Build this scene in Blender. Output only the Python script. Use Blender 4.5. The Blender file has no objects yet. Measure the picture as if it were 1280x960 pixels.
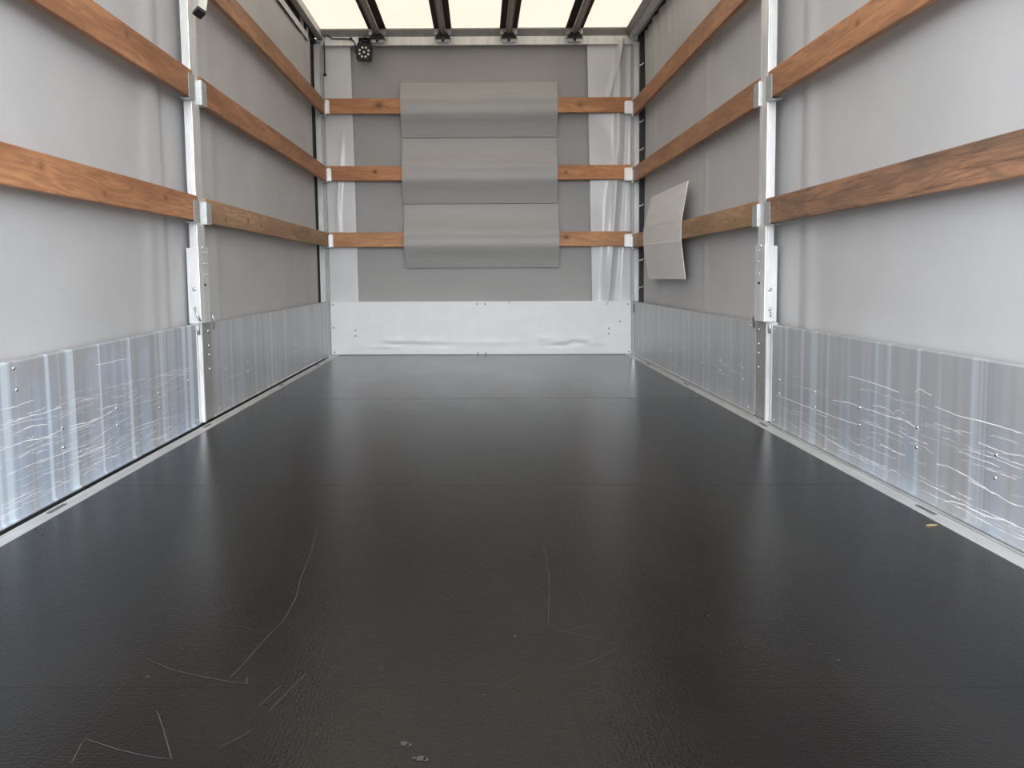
import bpy, bmesh, math, random
from mathutils import Vector, Matrix

S = bpy.context.scene
COL = S.collection

# ------------------------------------------------------------------ camera
PX, PY, F = 592.9, 426.6, 1000.0
YAW, PIT, ROL = -0.007, 0.0817, 0.0035
cam = bpy.data.cameras.new('camera')
cam.sensor_width = 36.0
cam.lens = F / 1280 * 36.0
cam.shift_x = (640 - PX) / 1280
cam.shift_y = (PY - 480) / 1280
cam.clip_start = 0.02
co = bpy.data.objects.new('camera', cam)
COL.objects.link(co)
R = Vector((math.cos(YAW), -math.sin(YAW), 0)); Fv = Vector((math.sin(YAW), math.cos(YAW), 0)); Z = Vector((0, 0, 1))
FF = math.cos(PIT) * Fv - math.sin(PIT) * Z
UU = math.sin(PIT) * Fv + math.cos(PIT) * Z
RR = math.cos(ROL) * R - math.sin(ROL) * UU
U2 = math.sin(ROL) * R + math.cos(ROL) * UU
m = Matrix((RR, U2, -FF)).transposed().to_4x4()
m.translation = Vector((-0.0175, -0.8355, 0.5731))
co.matrix_world = m
S.camera = co

# ------------------------------------------------------------------ daylight
W = bpy.data.worlds.new('overcast_sky'); S.world = W
W.use_nodes = True
nt = W.node_tree; N = nt.nodes; Lk = nt.links
N.clear()
out = N.new('ShaderNodeOutputWorld'); bg = N.new('ShaderNodeBackground'); Lk.new(bg.outputs[0], out.inputs[0])
tc = N.new('ShaderNodeTexCoord'); sx = N.new('ShaderNodeSeparateXYZ'); Lk.new(tc.outputs['Generated'], sx.inputs[0])
cr = N.new('ShaderNodeValToRGB'); Lk.new(sx.outputs[2], cr.inputs[0])
e = cr.color_ramp.elements
e[0].position = 0.0; e[0].color = (.26, .26, .26, 1)
e[1].position = 0.03; e[1].color = (2.75, 2.85, 3.0, 1)
k = e.new(.20); k.color = (2.2, 2.28, 2.4, 1)
k = e.new(.38); k.color = (1.45, 1.52, 1.62, 1)
k = e.new(.75); k.color = (.72, .77, .86, 1)
Lk.new(cr.outputs[0], bg.inputs[0])
bg.inputs[1].default_value = 3.3

S.view_settings.view_transform = 'Standard'
S.view_settings.look = 'None'
S.view_settings.gamma = 1
S.view_settings.use_curve_mapping = False
S.view_settings.exposure = 0.0
S.cycles.max_bounces = 10
S.cycles.diffuse_bounces = 6
S.cycles.use_denoising = True

# ------------------------------------------------------------------ materials
def mat(name, col, rough=.5, metal=0.0, spec=.5):
    M = bpy.data.materials.new(name); M.use_nodes = True
    b = M.node_tree.nodes['Principled BSDF']
    b.inputs['Base Color'].default_value = (*col, 1)
    b.inputs['Roughness'].default_value = rough
    b.inputs['Metallic'].default_value = metal
    b.inputs['Specular IOR Level'].default_value = spec
    return M
class G:
    """small node builder"""
    def __init__(s, M): s.M = M; s.t = M.node_tree; s.b = s.t.nodes['Principled BSDF']
    def n(s, kind, **kw):
        x = s.t.nodes.new('ShaderNode' + kind)
        for k, v in kw.items():
            if k.startswith('_'): setattr(x, k[1:], v)
            else: x.inputs[k.replace('__', ' ')].default_value = v
        return x
    def l(s, a, b): s.t.links.new(a, b)
    def coord(s, scale=(1, 1, 1), kind='Object', rot=(0, 0, 0)):
        c = s.n('TexCoord'); mp = s.n('Mapping'); mp.inputs['Scale'].default_value = scale; mp.inputs['Rotation'].default_value = rot
        s.l(c.outputs[kind], mp.inputs[0]); return mp.outputs[0]
    def noise(s, vec, scale, detail=4, rough=.55, dist=0):
        x = s.n('TexNoise', Scale=scale, Detail=detail, Roughness=rough, Distortion=dist); s.l(vec, x.inputs['Vector']); return x.outputs['Fac']
    def ramp(s, fac, stops):
        x = s.n('ValToRGB'); el = x.color_ramp.elements
        while len(el) < len(stops): el.new(.5)
        for i, (p, c) in enumerate(stops):
            el[i].position = p; el[i].color = (*c, 1) if len(c) == 3 else c
        s.l(fac, x.inputs[0]); return x.outputs[0]
    def mix(s, fac, a, b, mode='MIX'):
        x = s.n('Mix', _data_type='RGBA', _blend_type=mode)
        for sock, v in ((x.inputs[0], fac), (x.inputs[6], a), (x.inputs[7], b)):
            if isinstance(v, (int, float)): sock.default_value = v
            elif isinstance(v, tuple): sock.default_value = (*v, 1)
            else: s.l(v, sock)
        return x.outputs[2]
    def math(s, op, a, b=0.0, c=0.0, clamp=False):
        x = s.n('Math', _operation=op, _use_clamp=clamp)
        for sock, v in zip(x.inputs, (a, b, c)):
            if isinstance(v, (int, float)): sock.default_value = v
            else: s.l(v, sock)
        return x.outputs[0]
    def bump(s, h, strength=.2, dist=.002, prev=None):
        x = s.n('Bump', Strength=strength, Distance=dist); s.l(h, x.inputs['Height'])
        if prev is not None: s.l(prev, x.inputs['Normal'])
        return x.outputs[0]
g3 = lambda v: (v, v, v)

def tarp_mat(name, col, rough=.6, var=.06):
    M = mat(name, col, rough); g = G(M)
    v = g.coord()
    n = g.noise(v, 2.2, 5)
    c = g.ramp(n, [(.3, tuple(x * (1 - var) for x in col)), (.7, tuple(x * (1 + var) for x in col))])
    # faint scuffs
    n2 = g.noise(g.coord((1, 1, 6)), 7, 6, .7)
    c = g.mix(g.ramp(n2, [(.60, g3(0)), (.78, g3(.22))]), c, tuple(x * .72 for x in col))
    g.l(c, g.b.inputs['Base Color'])
    w = g.noise(g.coord((1, 1, 1)), 400, 2)
    b1 = g.bump(w, .12, .0006)
    b2 = g.bump(g.noise(v, 3.5, 3), .25, .012, b1)
    g.l(b2, g.b.inputs['Normal'])
    return M
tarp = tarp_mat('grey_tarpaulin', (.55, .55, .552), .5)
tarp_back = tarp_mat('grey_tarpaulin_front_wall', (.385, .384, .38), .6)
tarp_flap = tarp_mat('pale_shiny_tarpaulin', (.72, .74, .76), .2)

def roof_mat():
    M = bpy.data.materials.new('translucent_cream_tarpaulin'); M.use_nodes = True
    g = G(M); t = M.node_tree
    o = t.nodes['Material Output']; t.nodes.remove(g.b)
    a = g.n('BsdfTranslucent'); b = g.n('BsdfDiffuse'); mx = g.n('MixShader')
    n = g.noise(g.coord(), 1.6, 4)
    c = g.ramp(n, [(.3, (.48, .405, .308)), (.7, (.50, .425, .328))])
    g.l(c, a.inputs[0]); b.inputs[0].default_value = (.8, .78, .72, 1)
    mx.inputs[0].default_value = .38
    g.l(a.outputs[0], mx.inputs[1]); g.l(b.outputs[0], mx.inputs[2]); g.l(mx.outputs[0], o.inputs[0])
    return M
roofm = roof_mat()

def alu_panel(name, seed, blue=.5, base=(.56, .57, .58), rough=.38, metal=.42, dark=.98):
    M = mat(name, base, rough, metal); g = G(M)
    def off(scale):
        mp = g.coord(scale); a = g.n('VectorMath', _operation='ADD'); g.l(mp, a.inputs[0]); a.inputs[1].default_value = (seed, seed * 1.7, seed * .3); return a.outputs[0]
    s1 = g.noise(off((1, 7.0, .22)), 1.6, 5, .62, .15)      # broad run-off streaks
    s2 = g.noise(off((1, 24, .35)), 1.1, 3, .55)            # fine streaks
    s3 = g.noise(off((1, 1.2, 2.5)), 1.4, 3)                # patches
    blu = (.60 - .12 * blue, .70 - .10 * blue, .82 - .04 * blue)
    drk = tuple(x * dark for x in (.46, .47, .48))
    f1 = g.ramp(s1, [(.42, g3(0)), (.60, g3(1))])
    f1 = g.math('MULTIPLY', f1, g.ramp(s3, [(.35, g3(.35)), (.6, g3(1))]), clamp=True)
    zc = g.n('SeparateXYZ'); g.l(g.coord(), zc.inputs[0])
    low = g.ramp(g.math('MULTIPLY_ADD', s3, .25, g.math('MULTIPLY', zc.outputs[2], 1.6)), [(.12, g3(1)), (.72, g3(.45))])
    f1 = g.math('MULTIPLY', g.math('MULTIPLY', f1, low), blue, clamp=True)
    c = g.mix(g.ramp(s2, [(.35, g3(0)), (.65, g3(1))]), drk, base)
    c = g.mix(f1, c, blu)
    pt = g.noise(off((1, 2.2, 3.0)), 1.7, 4, .6)
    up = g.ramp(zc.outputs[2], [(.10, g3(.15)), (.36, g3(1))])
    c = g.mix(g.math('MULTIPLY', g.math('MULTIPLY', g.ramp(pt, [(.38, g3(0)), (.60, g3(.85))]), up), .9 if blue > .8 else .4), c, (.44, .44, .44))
    # narrow pale runs
    s4 = g.noise(off((1, 16, .12)), 1.5, 2, .5)
    f4 = g.ramp(s4, [(.56, g3(0)), (.64, g3(.8 * blue))])
    c = g.mix(f4, c, (.78, .88, .96))
    g.l(c, g.b.inputs['Base Color'])
    g.l(g.math('MULTIPLY_ADD', s2, .25, rough - .12), g.b.inputs['Roughness'])
    sc = g.noise(off((1, 3, 60)), 4, 6, .7)
    g.l(g.bump(g.noise(off((1, 40, 1)), 6, 3), .15, .001, g.bump(sc, .12, .001)), g.b.inputs['Normal'])
    return M
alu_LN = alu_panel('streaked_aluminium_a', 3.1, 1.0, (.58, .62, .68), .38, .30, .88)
alu_LF = alu_panel('streaked_aluminium_b', 9.4, .45)
alu_RN = alu_panel('streaked_aluminium_c', 17.2, .5)
alu_RF = alu_panel('streaked_aluminium_d', 28.7, .45)

def brushed(name, col, rough=.4, metal=.6, sc=(4, 4, 60), amt=.12):
    M = mat(name, col, rough, metal); g = G(M)
    n = g.noise(g.coord(sc), 3, 5, .6)
    g.l(g.ramp(n, [(.3, tuple(x * (1 - amt) for x in col)), (.7, tuple(min(1, x * (1 + amt)) for x in col))]), g.b.inputs['Base Color'])
    g.l(g.bump(n, .08, .001), g.b.inputs['Normal'])
    return M
alu_bright = brushed('bright_aluminium', (.88, .89, .89), .40, .5, (8, 8, 2))
alu_post = brushed('mill_aluminium', (.74, .75, .75), .45, .35, (10, 10, 2))
alu_dull = brushed('dull_aluminium', (.42, .42, .41), .5, .5, (6, 6, 6))
alu_strip = brushed('worn_aluminium_strip', (.62, .63, .62), .45, .35, (20, 2, 6), .14)
zinc = brushed('zinc_plated_steel', (.62, .64, .64), .38, .6, (30, 30, 30), .15)
steel = mat('bright_steel', (.75, .75, .76), .25, .9)
white_paint = brushed('white_painted_aluminium', (.91, .92, .93), .38, 0.0, (3, 3, 3), .03)
black_pl = mat('black_plastic', (.012, .012, .013), .45)
black_rub = mat('black_rubber', (.018, .018, .018), .75)
dark_web = mat('dark_roof_webbing', (.03, .02, .018), .8)
rod_m = brushed('grey_roof_tube', (.40, .34, .31), .4, .3, (10, 2, 10))
dark_gap = mat('dark_hollow', (.008, .008, .008), .9)
scratch_m = mat('bare_scratch_metal', (.97, .98, .98), .4, 0)  # real scratches, their bright glints put into the near-white colour
fscratch_m = mat('pale_floor_scratch', (.05, .05, .05), .6)
stain_m = mat('pale_floor_stain', (.05, .042, .038), .8)
led_m = mat('led_lens', (.9, .9, .86), .15)
def plastic_mat(name, axis, col):
    M = mat(name, col, .5); g = G(M)
    w = g.n('TexWave', _wave_type='BANDS', _bands_direction=axis, Scale=22.0, Distortion=.4, Detail=1.0)
    g.l(g.coord(), w.inputs['Vector'])
    g.l(g.bump(w.outputs['Fac'], .25, .0016, g.bump(g.noise(g.coord(), 5, 3), .2, .01)), g.b.inputs['Normal'])
    n = g.noise(g.coord((.6, 1, 9)), 3, 4)
    g.l(g.ramp(n, [(.3, tuple(x * .96 for x in col)), (.7, tuple(x * 1.04 for x in col))]), g.b.inputs['Base Color'])
    return M
corr_h = plastic_mat('grey_corrugated_plastic', 'Z', (.415, .414, .405))
corr_v = plastic_mat('pale_corrugated_plastic', 'Y', (.84, .825, .815))

def wood(name, lo, hi, seed, streak=.25, knots=()):
    """stained softwood, grain along local X"""
    M = mat(name, hi, .55); g = G(M)
    tcn = g.n('TexCoord')
    a = g.n('VectorMath', _operation='ADD'); g.l(tcn.outputs['Object'], a.inputs[0]); a.inputs[1].default_value = (seed, seed * .37, seed * .61)
    # grain is pushed aside round each knot
    mp = g.n('Mapping'); mp.inputs['Scale'].default_value = (.9, 11, 11); g.l(a.outputs[0], mp.inputs[0])
    nz = g.noise(mp.outputs[0], 1.5, 4, .6, .5)
    rings = g.math('FRACT', g.math('MULTIPLY', nz, 9.0))
    tri = g.math('ABSOLUTE', g.math('SUBTRACT', rings, .5))
    mid = tuple((x * .45 + y * .55) for x, y in zip(lo, hi))
    c = g.ramp(tri, [(.05, mid), (.32, hi), (.5, tuple(min(1, x * 1.08) for x in hi))])
    mp2 = g.n('Mapping'); mp2.inputs['Scale'].default_value = (1.3, 3, 6); g.l(a.outputs[0], mp2.inputs[0])
    big = g.noise(mp2.outputs[0], 1.2, 4, .6)
    c = g.mix(g.ramp(big, [(.38, g3(.75)), (.62, g3(0))]), c, lo)
    mp3 = g.n('Mapping'); mp3.inputs['Scale'].default_value = (2.2, 40, 40); g.l(a.outputs[0], mp3.inputs[0])
    fine = g.noise(mp3.outputs[0], 2, 5, .7)
    c = g.mix(g.ramp(fine, [(.52, g3(0)), (.72, g3(streak))]), c, (.05, .03, .02))
    for (kx, kz, r, d) in knots:
        sp = g.n('VectorMath', _operation='SUBTRACT'); g.l(tcn.outputs['Object'], sp.inputs[0]); sp.inputs[1].default_value = (kx, 0, kz)
        sc = g.n('VectorMath', _operation='MULTIPLY'); g.l(sp.outputs[0], sc.inputs[0]); sc.inputs[1].default_value = (.75, .0, 1.0)
        ln = g.n('VectorMath', _operation='LENGTH'); g.l(sc.outputs[0], ln.inputs[0])
        f = g.ramp(g.math('DIVIDE', ln.outputs['Value'], r * 2.2), [(.0, g3(d)), (.35, g3(d * .8)), (.48, g3(d * .12)), (.62, g3(d * .35)), (.8, g3(0))])
        c = g.mix(f, c, (.07, .028, .012))
    g.l(c, g.b.inputs['Base Color'])
    g.l(g.bump(fine, .15, .001), g.b.inputs['Normal'])
    return M

def floor_mat():
    M = mat('black_phenolic_plywood', (.014, .014, .015), .3, 0, .42); g = G(M)
    c = g.n('TexCoord'); sp = g.n('SeparateXYZ'); g.l(c.outputs['Object'], sp.inputs[0])
    y = sp.outputs[1]
    far = g.math('GREATER_THAN', y, 2.881)
    worn = g.ramp(g.noise(g.coord((2.5, .8, 1)), 1.3, 5, .6), [(.35, g3(0)), (.7, g3(1))])
    colr = g.mix(worn, (.004, .004, .0045), (.009, .0085, .008))
    colr = g.mix(far, colr, g.mix(worn, (.012, .012, .0125), (.020, .0195, .019)))
    dust = g.ramp(g.noise(g.coord((.9, 1.3, 1)), 2.3, 5, .65), [(.45, g3(0)), (.7, g3(.4))])
    colr = g.mix(dust, colr, (.018, .015, .012))
    g.l(colr, g.b.inputs['Base Color'])
    r = g.math('MULTIPLY_ADD', worn, .05, .13)
    r = g.math('MULTIPLY_ADD', far, .03, r)
    g.l(r, g.b.inputs['Roughness'])
    g.l(g.math('MULTIPLY_ADD', far, .28, .34), g.b.inputs['Specular IOR Level'])
    # pressed anti-slip mesh over a slightly uneven film
    wv = []
    for d in ('X', 'Y'):
        w = g.n('TexWave', _wave_type='BANDS', _bands_direction=d, Scale=52.0, Distortion=1.2, Detail=1.0)
        w.inputs['Detail Scale'].default_value = 2; g.l(g.coord(), w.inputs['Vector']); wv.append(w.outputs['Fac'])
    b = g.bump(g.math('MULTIPLY', wv[0], wv[1]), .14, .0006)
    b = g.bump(g.noise(g.coord(), 170, 3, .6), .55, .0011, b)
    b = g.bump(g.noise(g.coord(), 7, 2), .10, .004, b)
    g.l(b, g.b.inputs['Normal'])
    return M
floorm = floor_mat()
concrete = mat('grey_asphalt', (.18, .18, .18), .9)

# ------------------------------------------------------------------ mesh helpers
LEAN = -0.0109          # the whole body leans a little to the left
class MB:
    def __init__(s): s.bm = bmesh.new()
    def box(s, a, b, bev=0.0, mi=0):
        x0, y0, z0 = [min(p, q) for p, q in zip(a, b)]; x1, y1, z1 = [max(p, q) for p, q in zip(a, b)]
        v = [s.bm.verts.new(p) for p in ((x0, y0, z0), (x1, y0, z0), (x1, y1, z0), (x0, y1, z0), (x0, y0, z1), (x1, y0, z1), (x1, y1, z1), (x0, y1, z1))]
        fs = [s.bm.faces.new([v[i] for i in q]) for q in ((0, 3, 2, 1), (4, 5, 6, 7), (0, 1, 5, 4), (1, 2, 6, 5), (2, 3, 7, 6), (3, 0, 4, 7))]
        for f in fs: f.material_index = mi
        if bev > 0:
            ed = list({e for f in fs for e in f.edges})
            bmesh.ops.bevel(s.bm, geom=ed, offset=bev, segments=2, affect='EDGES', profile=.6)
        return s
    def prism(s, pts, axis, t0, t1, mi=0):
        """closed outline pts (2D) extruded along axis 'x','y' or 'z' from t0 to t1"""
        def P(p, t): return {'x': (t, p[0], p[1]), 'y': (p[0], t, p[1]), 'z': (p[0], p[1], t)}[axis]
        a = [s.bm.verts.new(P(p, t0)) for p in pts]; b = [s.bm.verts.new(P(p, t1)) for p in pts]
        n = len(pts)
        fs = [s.bm.faces.new(a), s.bm.faces.new(b[::-1])]
        for i in range(n): fs.append(s.bm.faces.new((a[i], b[i], b[(i + 1) % n], a[(i + 1) % n])))
        for f in fs: f.material_index = mi
        return s
    def tube(s, pts, r, seg=10, mi=0):
        pts = [Vector(p) for p in pts]; rings = []
        for i, p in enumerate(pts):
            d = (pts[min(i + 1, len(pts) - 1)] - pts[max(i - 1, 0)]).normalized()
            u = d.orthogonal().normalized() if abs(d.z) > .95 else d.cross(Vector((0, 0, 1))).normalized()
            w = d.cross(u).normalized()
            rings.append([s.bm.verts.new(p + r * (math.cos(2 * math.pi * k / seg) * u + math.sin(2 * math.pi * k / seg) * w)) for k in range(seg)])
        for a, b in zip(rings, rings[1:]):
            for k in range(seg):
                f = s.bm.faces.new((a[k], a[(k + 1) % seg], b[(k + 1) % seg], b[k])); f.smooth = True; f.material_index = mi
        for q in (rings[0][::-1], rings[-1]):
            f = s.bm.faces.new(q); f.material_index = mi
        return s
    def dome(s, c, n, r, h, seg=12, mi=0):
        c = Vector(c); n = Vector(n).normalized(); u = n.orthogonal().normalized(); w = n.cross(u); prev = None
        for j, t in enumerate((-.25, 0, .35, .7, .93)):
            a = max(0, t) * math.pi / 2
            rr = r * math.cos(a); hh = h * (math.sin(a) if t > 0 else t)
            ring = [s.bm.verts.new(c + n * hh + rr * (math.cos(2 * math.pi * k / seg) * u + math.sin(2 * math.pi * k / seg) * w)) for k in range(seg)]
            if prev:
                for k in range(seg):
                    f = s.bm.faces.new((prev[k], prev[(k + 1) % seg], ring[(k + 1) % seg], ring[k])); f.smooth = True; f.material_index = mi
            prev = ring
        f = s.bm.faces.new(prev); f.smooth = True; f.material_index = mi
        return s
    def grid(s, P, nu, nv, mi=0, smooth=True):
        g = [[s.bm.verts.new(P(i / nu, j / nv)) for j in range(nv + 1)] for i in range(nu + 1)]
        for i in range(nu):
            for j in range(nv):
                f = s.bm.faces.new((g[i][j], g[i + 1][j], g[i + 1][j + 1], g[i][j + 1])); f.smooth = smooth; f.material_index = mi
        return s
    def ribbon(s, pts, w, to3, mi=1, rng=random, jit=.35):
        """thin raised line along 2-D pts, placed by to3(a, b)"""
        pts = [Vector(p) for p in pts]; L = []; 
        for i, p in enumerate(pts):
            d = (pts[min(i + 1, len(pts) - 1)] - pts[max(i - 1, 0)]);  d = d.normalized() if d.length else Vector((1, 0))
            n = Vector((-d.y, d.x)); ww = w * (.25 if i in (0, len(pts) - 1) else 1 - jit * rng.random())
            L.append((s.bm.verts.new(to3(*(p - n * ww / 2))), s.bm.verts.new(to3(*(p + n * ww / 2)))))
        for a, b in zip(L, L[1:]):
            f = s.bm.faces.new((a[0], b[0], b[1], a[1])); f.material_index = mi
        return s

BASE = {}
def tag(o, label, cat, group=None):
    o['label'] = label; o['category'] = cat
    if group: o['group'] = group
def thing(name, loc, label, cat, group=None):
    o = bpy.data.objects.new(name, None); o.empty_display_size = .1
    loc = Vector(loc); loc.x += LEAN * loc.z
    o.location = loc; COL.objects.link(o); BASE[o.name] = loc.copy(); tag(o, label, cat, group)
    return o
def obj(name, mb, mats, parent=None, origin=(0, 0, 0), lean=True, solid=0, normals=True):
    """link the collected geometry (written in truck coordinates) as ONE mesh object"""
    o_w = BASE[parent.name] if parent else Vector(origin)
    if normals: bmesh.ops.recalc_face_normals(mb.bm, faces=mb.bm.faces)
    for v in mb.bm.verts:
        if lean: v.co.x += LEAN * v.co.z
        v.co -= o_w
    me = bpy.data.meshes.new(name); mb.bm.to_mesh(me); mb.bm.free()
    o = bpy.data.objects.new(name, me)
    for mm in (mats if isinstance(mats, (list, tuple)) else [mats]): me.materials.append(mm)
    COL.objects.link(o)
    BASE[o.name] = o_w.copy()
    if parent: o.parent = parent
    else: o.location = o_w
    if solid:
        md = o.modifiers.new('thickness', 'SOLIDIFY'); md.thickness = solid; md.offset = 0
    return o
def structure(name, mb, mats, **kw):
    o = obj(name, mb, mats, **kw); o['kind'] = 'structure'; return o
def smooth_line(pts, n, rng, amp):
    """densify a polyline with a slight wobble"""
    res = []
    for a, b in zip(pts, pts[1:]):
        for i in range(n):
            t = i / n
            res.append((a[0] + (b[0] - a[0]) * t + rng.uniform(-amp, amp), a[1] + (b[1] - a[1]) * t + rng.uniform(-amp, amp)))
    res.append(pts[-1]); return res
def gauss(x, m, s): return math.exp(-((x - m) / s) ** 2)

# ------------------------------------------------------------------ room shell
rng = random.Random(5)
# floor: four plywood sheets with narrow joints
mb = MB()
seams = [0.0, .239, 1.325, 2.881, 5.03]
for a, b, ga, gb in zip(seams, seams[1:], (0, .0002, .0008, .0022), (.0002, .0008, .0022, 0)):
    mb.box((-1.045, a + ga, -.03), (1.045, b - gb, 0), .0)
mb.box((-1.2, -.02, -.06), (1.2, 5.1, -.031))
FS = [[(-0.391, 0.955), (-0.373, 0.808), (-0.359, 0.64), (-0.347, 0.542), (-0.347, 0.455), (-0.36, 0.383), (-0.368, 0.314), (-0.378, 0.262)], [(-0.52, 0.321), (-0.477, 0.293), (-0.43, 0.272), (-0.377, 0.255), (-0.348, 0.248), (-0.354, 0.269)], [(-0.363, 0.376), (-0.384, 0.353), (-0.397, 0.326)], [(-0.438, 0.443), (-0.39, 0.423)], [(-0.512, 0.114), (-0.465, 0.093), (-0.422, 0.078), (-0.386, 0.071), (-0.421, 0.136), (-0.449, 0.181)], [(-0.511, 0.112), (-0.502, 0.06)], [(-0.298, 0.245), (-0.306, 0.219), (-0.316, 0.187)], [(-0.269, 0.282), (-0.285, 0.228), (-0.298, 0.172)], [(-0.263, 0.204), (-0.281, 0.174)], [(-0.306, 0.136), (-0.321, 0.114), (-0.337, 0.095)], [(-0.445, 0.928), (-0.459, 0.799), (-0.482, 0.704), (-0.502, 0.664)], [(-0.508, 0.282), (-0.519, 0.248), (-0.523, 0.185), (-0.533, 0.149)], [(-0.41, 0.79), (-0.351, 0.703), (-0.292, 0.611), (-0.242, 0.522)], [(-0.165, 1.004), (-0.189, 0.916), (-0.216, 0.855), (-0.232, 0.753), (-0.251, 0.695)], [(0.027, 0.816), (-0.015, 0.711), (-0.055, 0.647)], [(0.095, 1.062), (0.112, 0.936), (0.117, 0.788), (0.113, 0.639), (0.094, 0.443)], [(0.104, 0.42), (0.138, 0.404), (0.173, 0.383), (0.201, 0.365), (0.165, 0.328), (0.116, 0.291)], [(0.12, 0.415), (0.168, 0.443)], [(0.19, 0.825), (0.196, 0.749)]]
strong = {0, 1, 3, 4, 5, 6, 7, 9}
on_floor = lambda a, b: (a, b, .0004)
for i, s in enumerate(FS):
    mb.ribbon(smooth_line(s, 4, rng, .0007), .0016 if i in strong else .0010, on_floor, 1 if i in strong else 3, rng)
xx = -1.03
while xx < 1.02:                         # pale worn arris along the middle joint
    L = rng.uniform(.05, .22)
    if rng.random() < .75: mb.ribbon([(xx, 1.3275), (xx + L * .5, 1.3280), (xx + L, 1.3275)], .0014, on_floor, 4, rng)
    xx += L + rng.uniform(.0, .05)
for i in range(46):                      # short scuffs
    x, y = rng.uniform(-.8, .9), rng.uniform(.08, 1.8)
    a = rng.uniform(0, math.pi); L = rng.uniform(.008, .05)
    mb.ribbon(smooth_line([(x, y), (x + L * math.cos(a), y + L * math.sin(a))], 2, rng, .001), .0010, on_floor, 3, rng)
for (x, y, r) in ((-.111, .103, .0060), (-.106, .100, .004), (-.09, .073, .006), (-.083, .071, .0045), (-.097, .074, .003), (.515, .317, .0030), (.037, .397, .0026), (-.179, .348, .0016),
                  (.24, .636, .002), (.255, .908, .002), (.32, .314, .0012), (-.496, .268, .0025), (-.492, .794, .002), (-.326, .269, .001), (-1.031, .941, .003), (-.994, .902, .003)):
    ring = [mb.bm.verts.new((x + r * (.6 + .6 * rng.random()) * math.cos(t * .785), y + r * (.6 + .6 * rng.random()) * math.sin(t * .785), .0005)) for t in range(8)]
    f = mb.bm.faces.new(ring); f.material_index = 2
for i in range(70):                      # grit along the joints and in the open
    x = rng.uniform(-1, 1); y = rng.choice((rng.gauss(1.325, .003), rng.gauss(2.881, .006), rng.uniform(.1, 2.5))); r = rng.uniform(.0006, .0018) * (1 + y * .5)
    ring = [mb.bm.verts.new((x + 2 * r * math.cos(t * 1.05), y + r * math.sin(t * 1.05), .0005)) for t in range(6)]
    f = mb.bm.faces.new(ring); f.material_index = 1
fscratch_faint = mat('faint_floor_scratch', (.032, .032, .032), .5)
floor = structure('floor', mb, [floorm, fscratch_m, stain_m, fscratch_faint, mat('pale_joint_edge', (.15, .15, .145), .7)], lean=False)

# side tarpaulins
def side_wall(s):
    def P(u, v):
        y = -.02 + (4.83 if s < 0 else 4.885) * u; z = .30 + 2.0 * v
        d = .004 * math.sin(y * 2.1 + 1) + .003 * math.sin(y * 5.3 + z * 1.3) + .003 * math.sin(z * 3)
        if s < 0:
            d += .011 * gauss(y, 2.03 + .03 * math.sin(z * 2), .045) - .008 * gauss(y, 2.13, .03) + .008 * gauss(y, 1.93 + .05 * z, .05)
            d += .006 * gauss(y, 4.55, .06)
            d += .006 * gauss(y, 2.62, .05)
        else:
            d += .010 * gauss(y, 2.0 + .03 * z, .05) - .006 * gauss(y, 2.12, .03)
            d += .007 * gauss(y, 4.55, .05) + .005 * gauss(y, 3.3, .04)
            d += .007 * math.sin(y * 42 + 2 * math.sin(y * 5)) * max(0, (z - 1.85) / .45) * (1 if y > 2.9 else .3)
            d += .010 * gauss(y, .92, .02) * gauss(z, 1.25, .06)
        return (s * (1.155 - d), y, z)
    return MB().grid(P, 300, 70)
structure('wall_left', side_wall(-1), tarp, solid=.0015)
structure('wall_right', side_wall(1), tarp, solid=.0015)

# front bulkhead tarpaulin with its two pale shiny side strips
def backP(x, z):
    d = .004 * math.sin(x * 4 + 1) + .003 * math.sin(z * 3 + x * 2)
    d += .008 * gauss(x - .16 * (1.2 - z), .62, .05) * .6
    return (x, 5.015 - d, z)
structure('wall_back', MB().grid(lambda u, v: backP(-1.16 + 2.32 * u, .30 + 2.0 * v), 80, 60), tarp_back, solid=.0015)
def flapL(u, v):
    z = .36 + 1.87 * v; x = -1.12 + (.225 - .012 * v) * u
    d = .006 + .010 * gauss(x + .02 * math.sin(z * 2.4), -1.02 + .05 * abs(z - 1.1), .018) * gauss(z, 1.15, .3) + .003 * math.sin(z * 9 + x * 8) * u
    return (x, 5.002 - d, z)
def flapR(u, v):
    z = .36 + 1.87 * v; x0 = .805 - .035 * v; x = x0 + (1.12 - x0) * u
    e = (z - .36) / 1.87
    l1 = .93 + .09 * e * (2 - e)                      # long fold leaning right as it rises
    d = .010 + .034 * gauss(x, l1 - .02, .020) * (1.0 - .6 * gauss(z, 1.5, .25))
    d += .026 * gauss(x, .885 + .12 * e, .022) * max(0, 1 - abs(z - .8) / .6)
    d -= .012 * gauss(x, l1 + .035, .018)
    d += .026 * gauss(x, 1.02 - .13 * max(0, (2.2 - z)) / .5, .014) * (1 if z > 1.84 else gauss(z, 1.84, .04))
    d += .010 * gauss(x, 1.01, .02) * gauss(z, 1.52, .12)
    d += .004 * math.sin(z * 11 + x * 14)
    return (x, 5.000 - d * min(1, (1.12 - x) / .04 + .1), z)
o = obj('wall_back_strip', MB().grid(flapL, 24, 120), tarp_flap, parent=bpy.data.objects['wall_back'], solid=.0012); o['label'] = 'pale strip of tarpaulin on the left'
o = obj('wall_back_strip', MB().grid(flapR, 50, 140), tarp_flap, parent=bpy.data.objects['wall_back'], solid=.0012); o['label'] = 'pale creased strip of tarpaulin on the right'

# roof tarpaulin
def roofP(u, v):
    x = -1.18 + 2.36 * u; y = -.02 + 5.1 * v
    return (x, y, 2.318 - .006 * math.cos((x - .2) * 2 * math.pi / .461) + .004 * math.sin(y * 2.3))
structure('ceiling', MB().grid(roofP, 60, 60), roofm)

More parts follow.
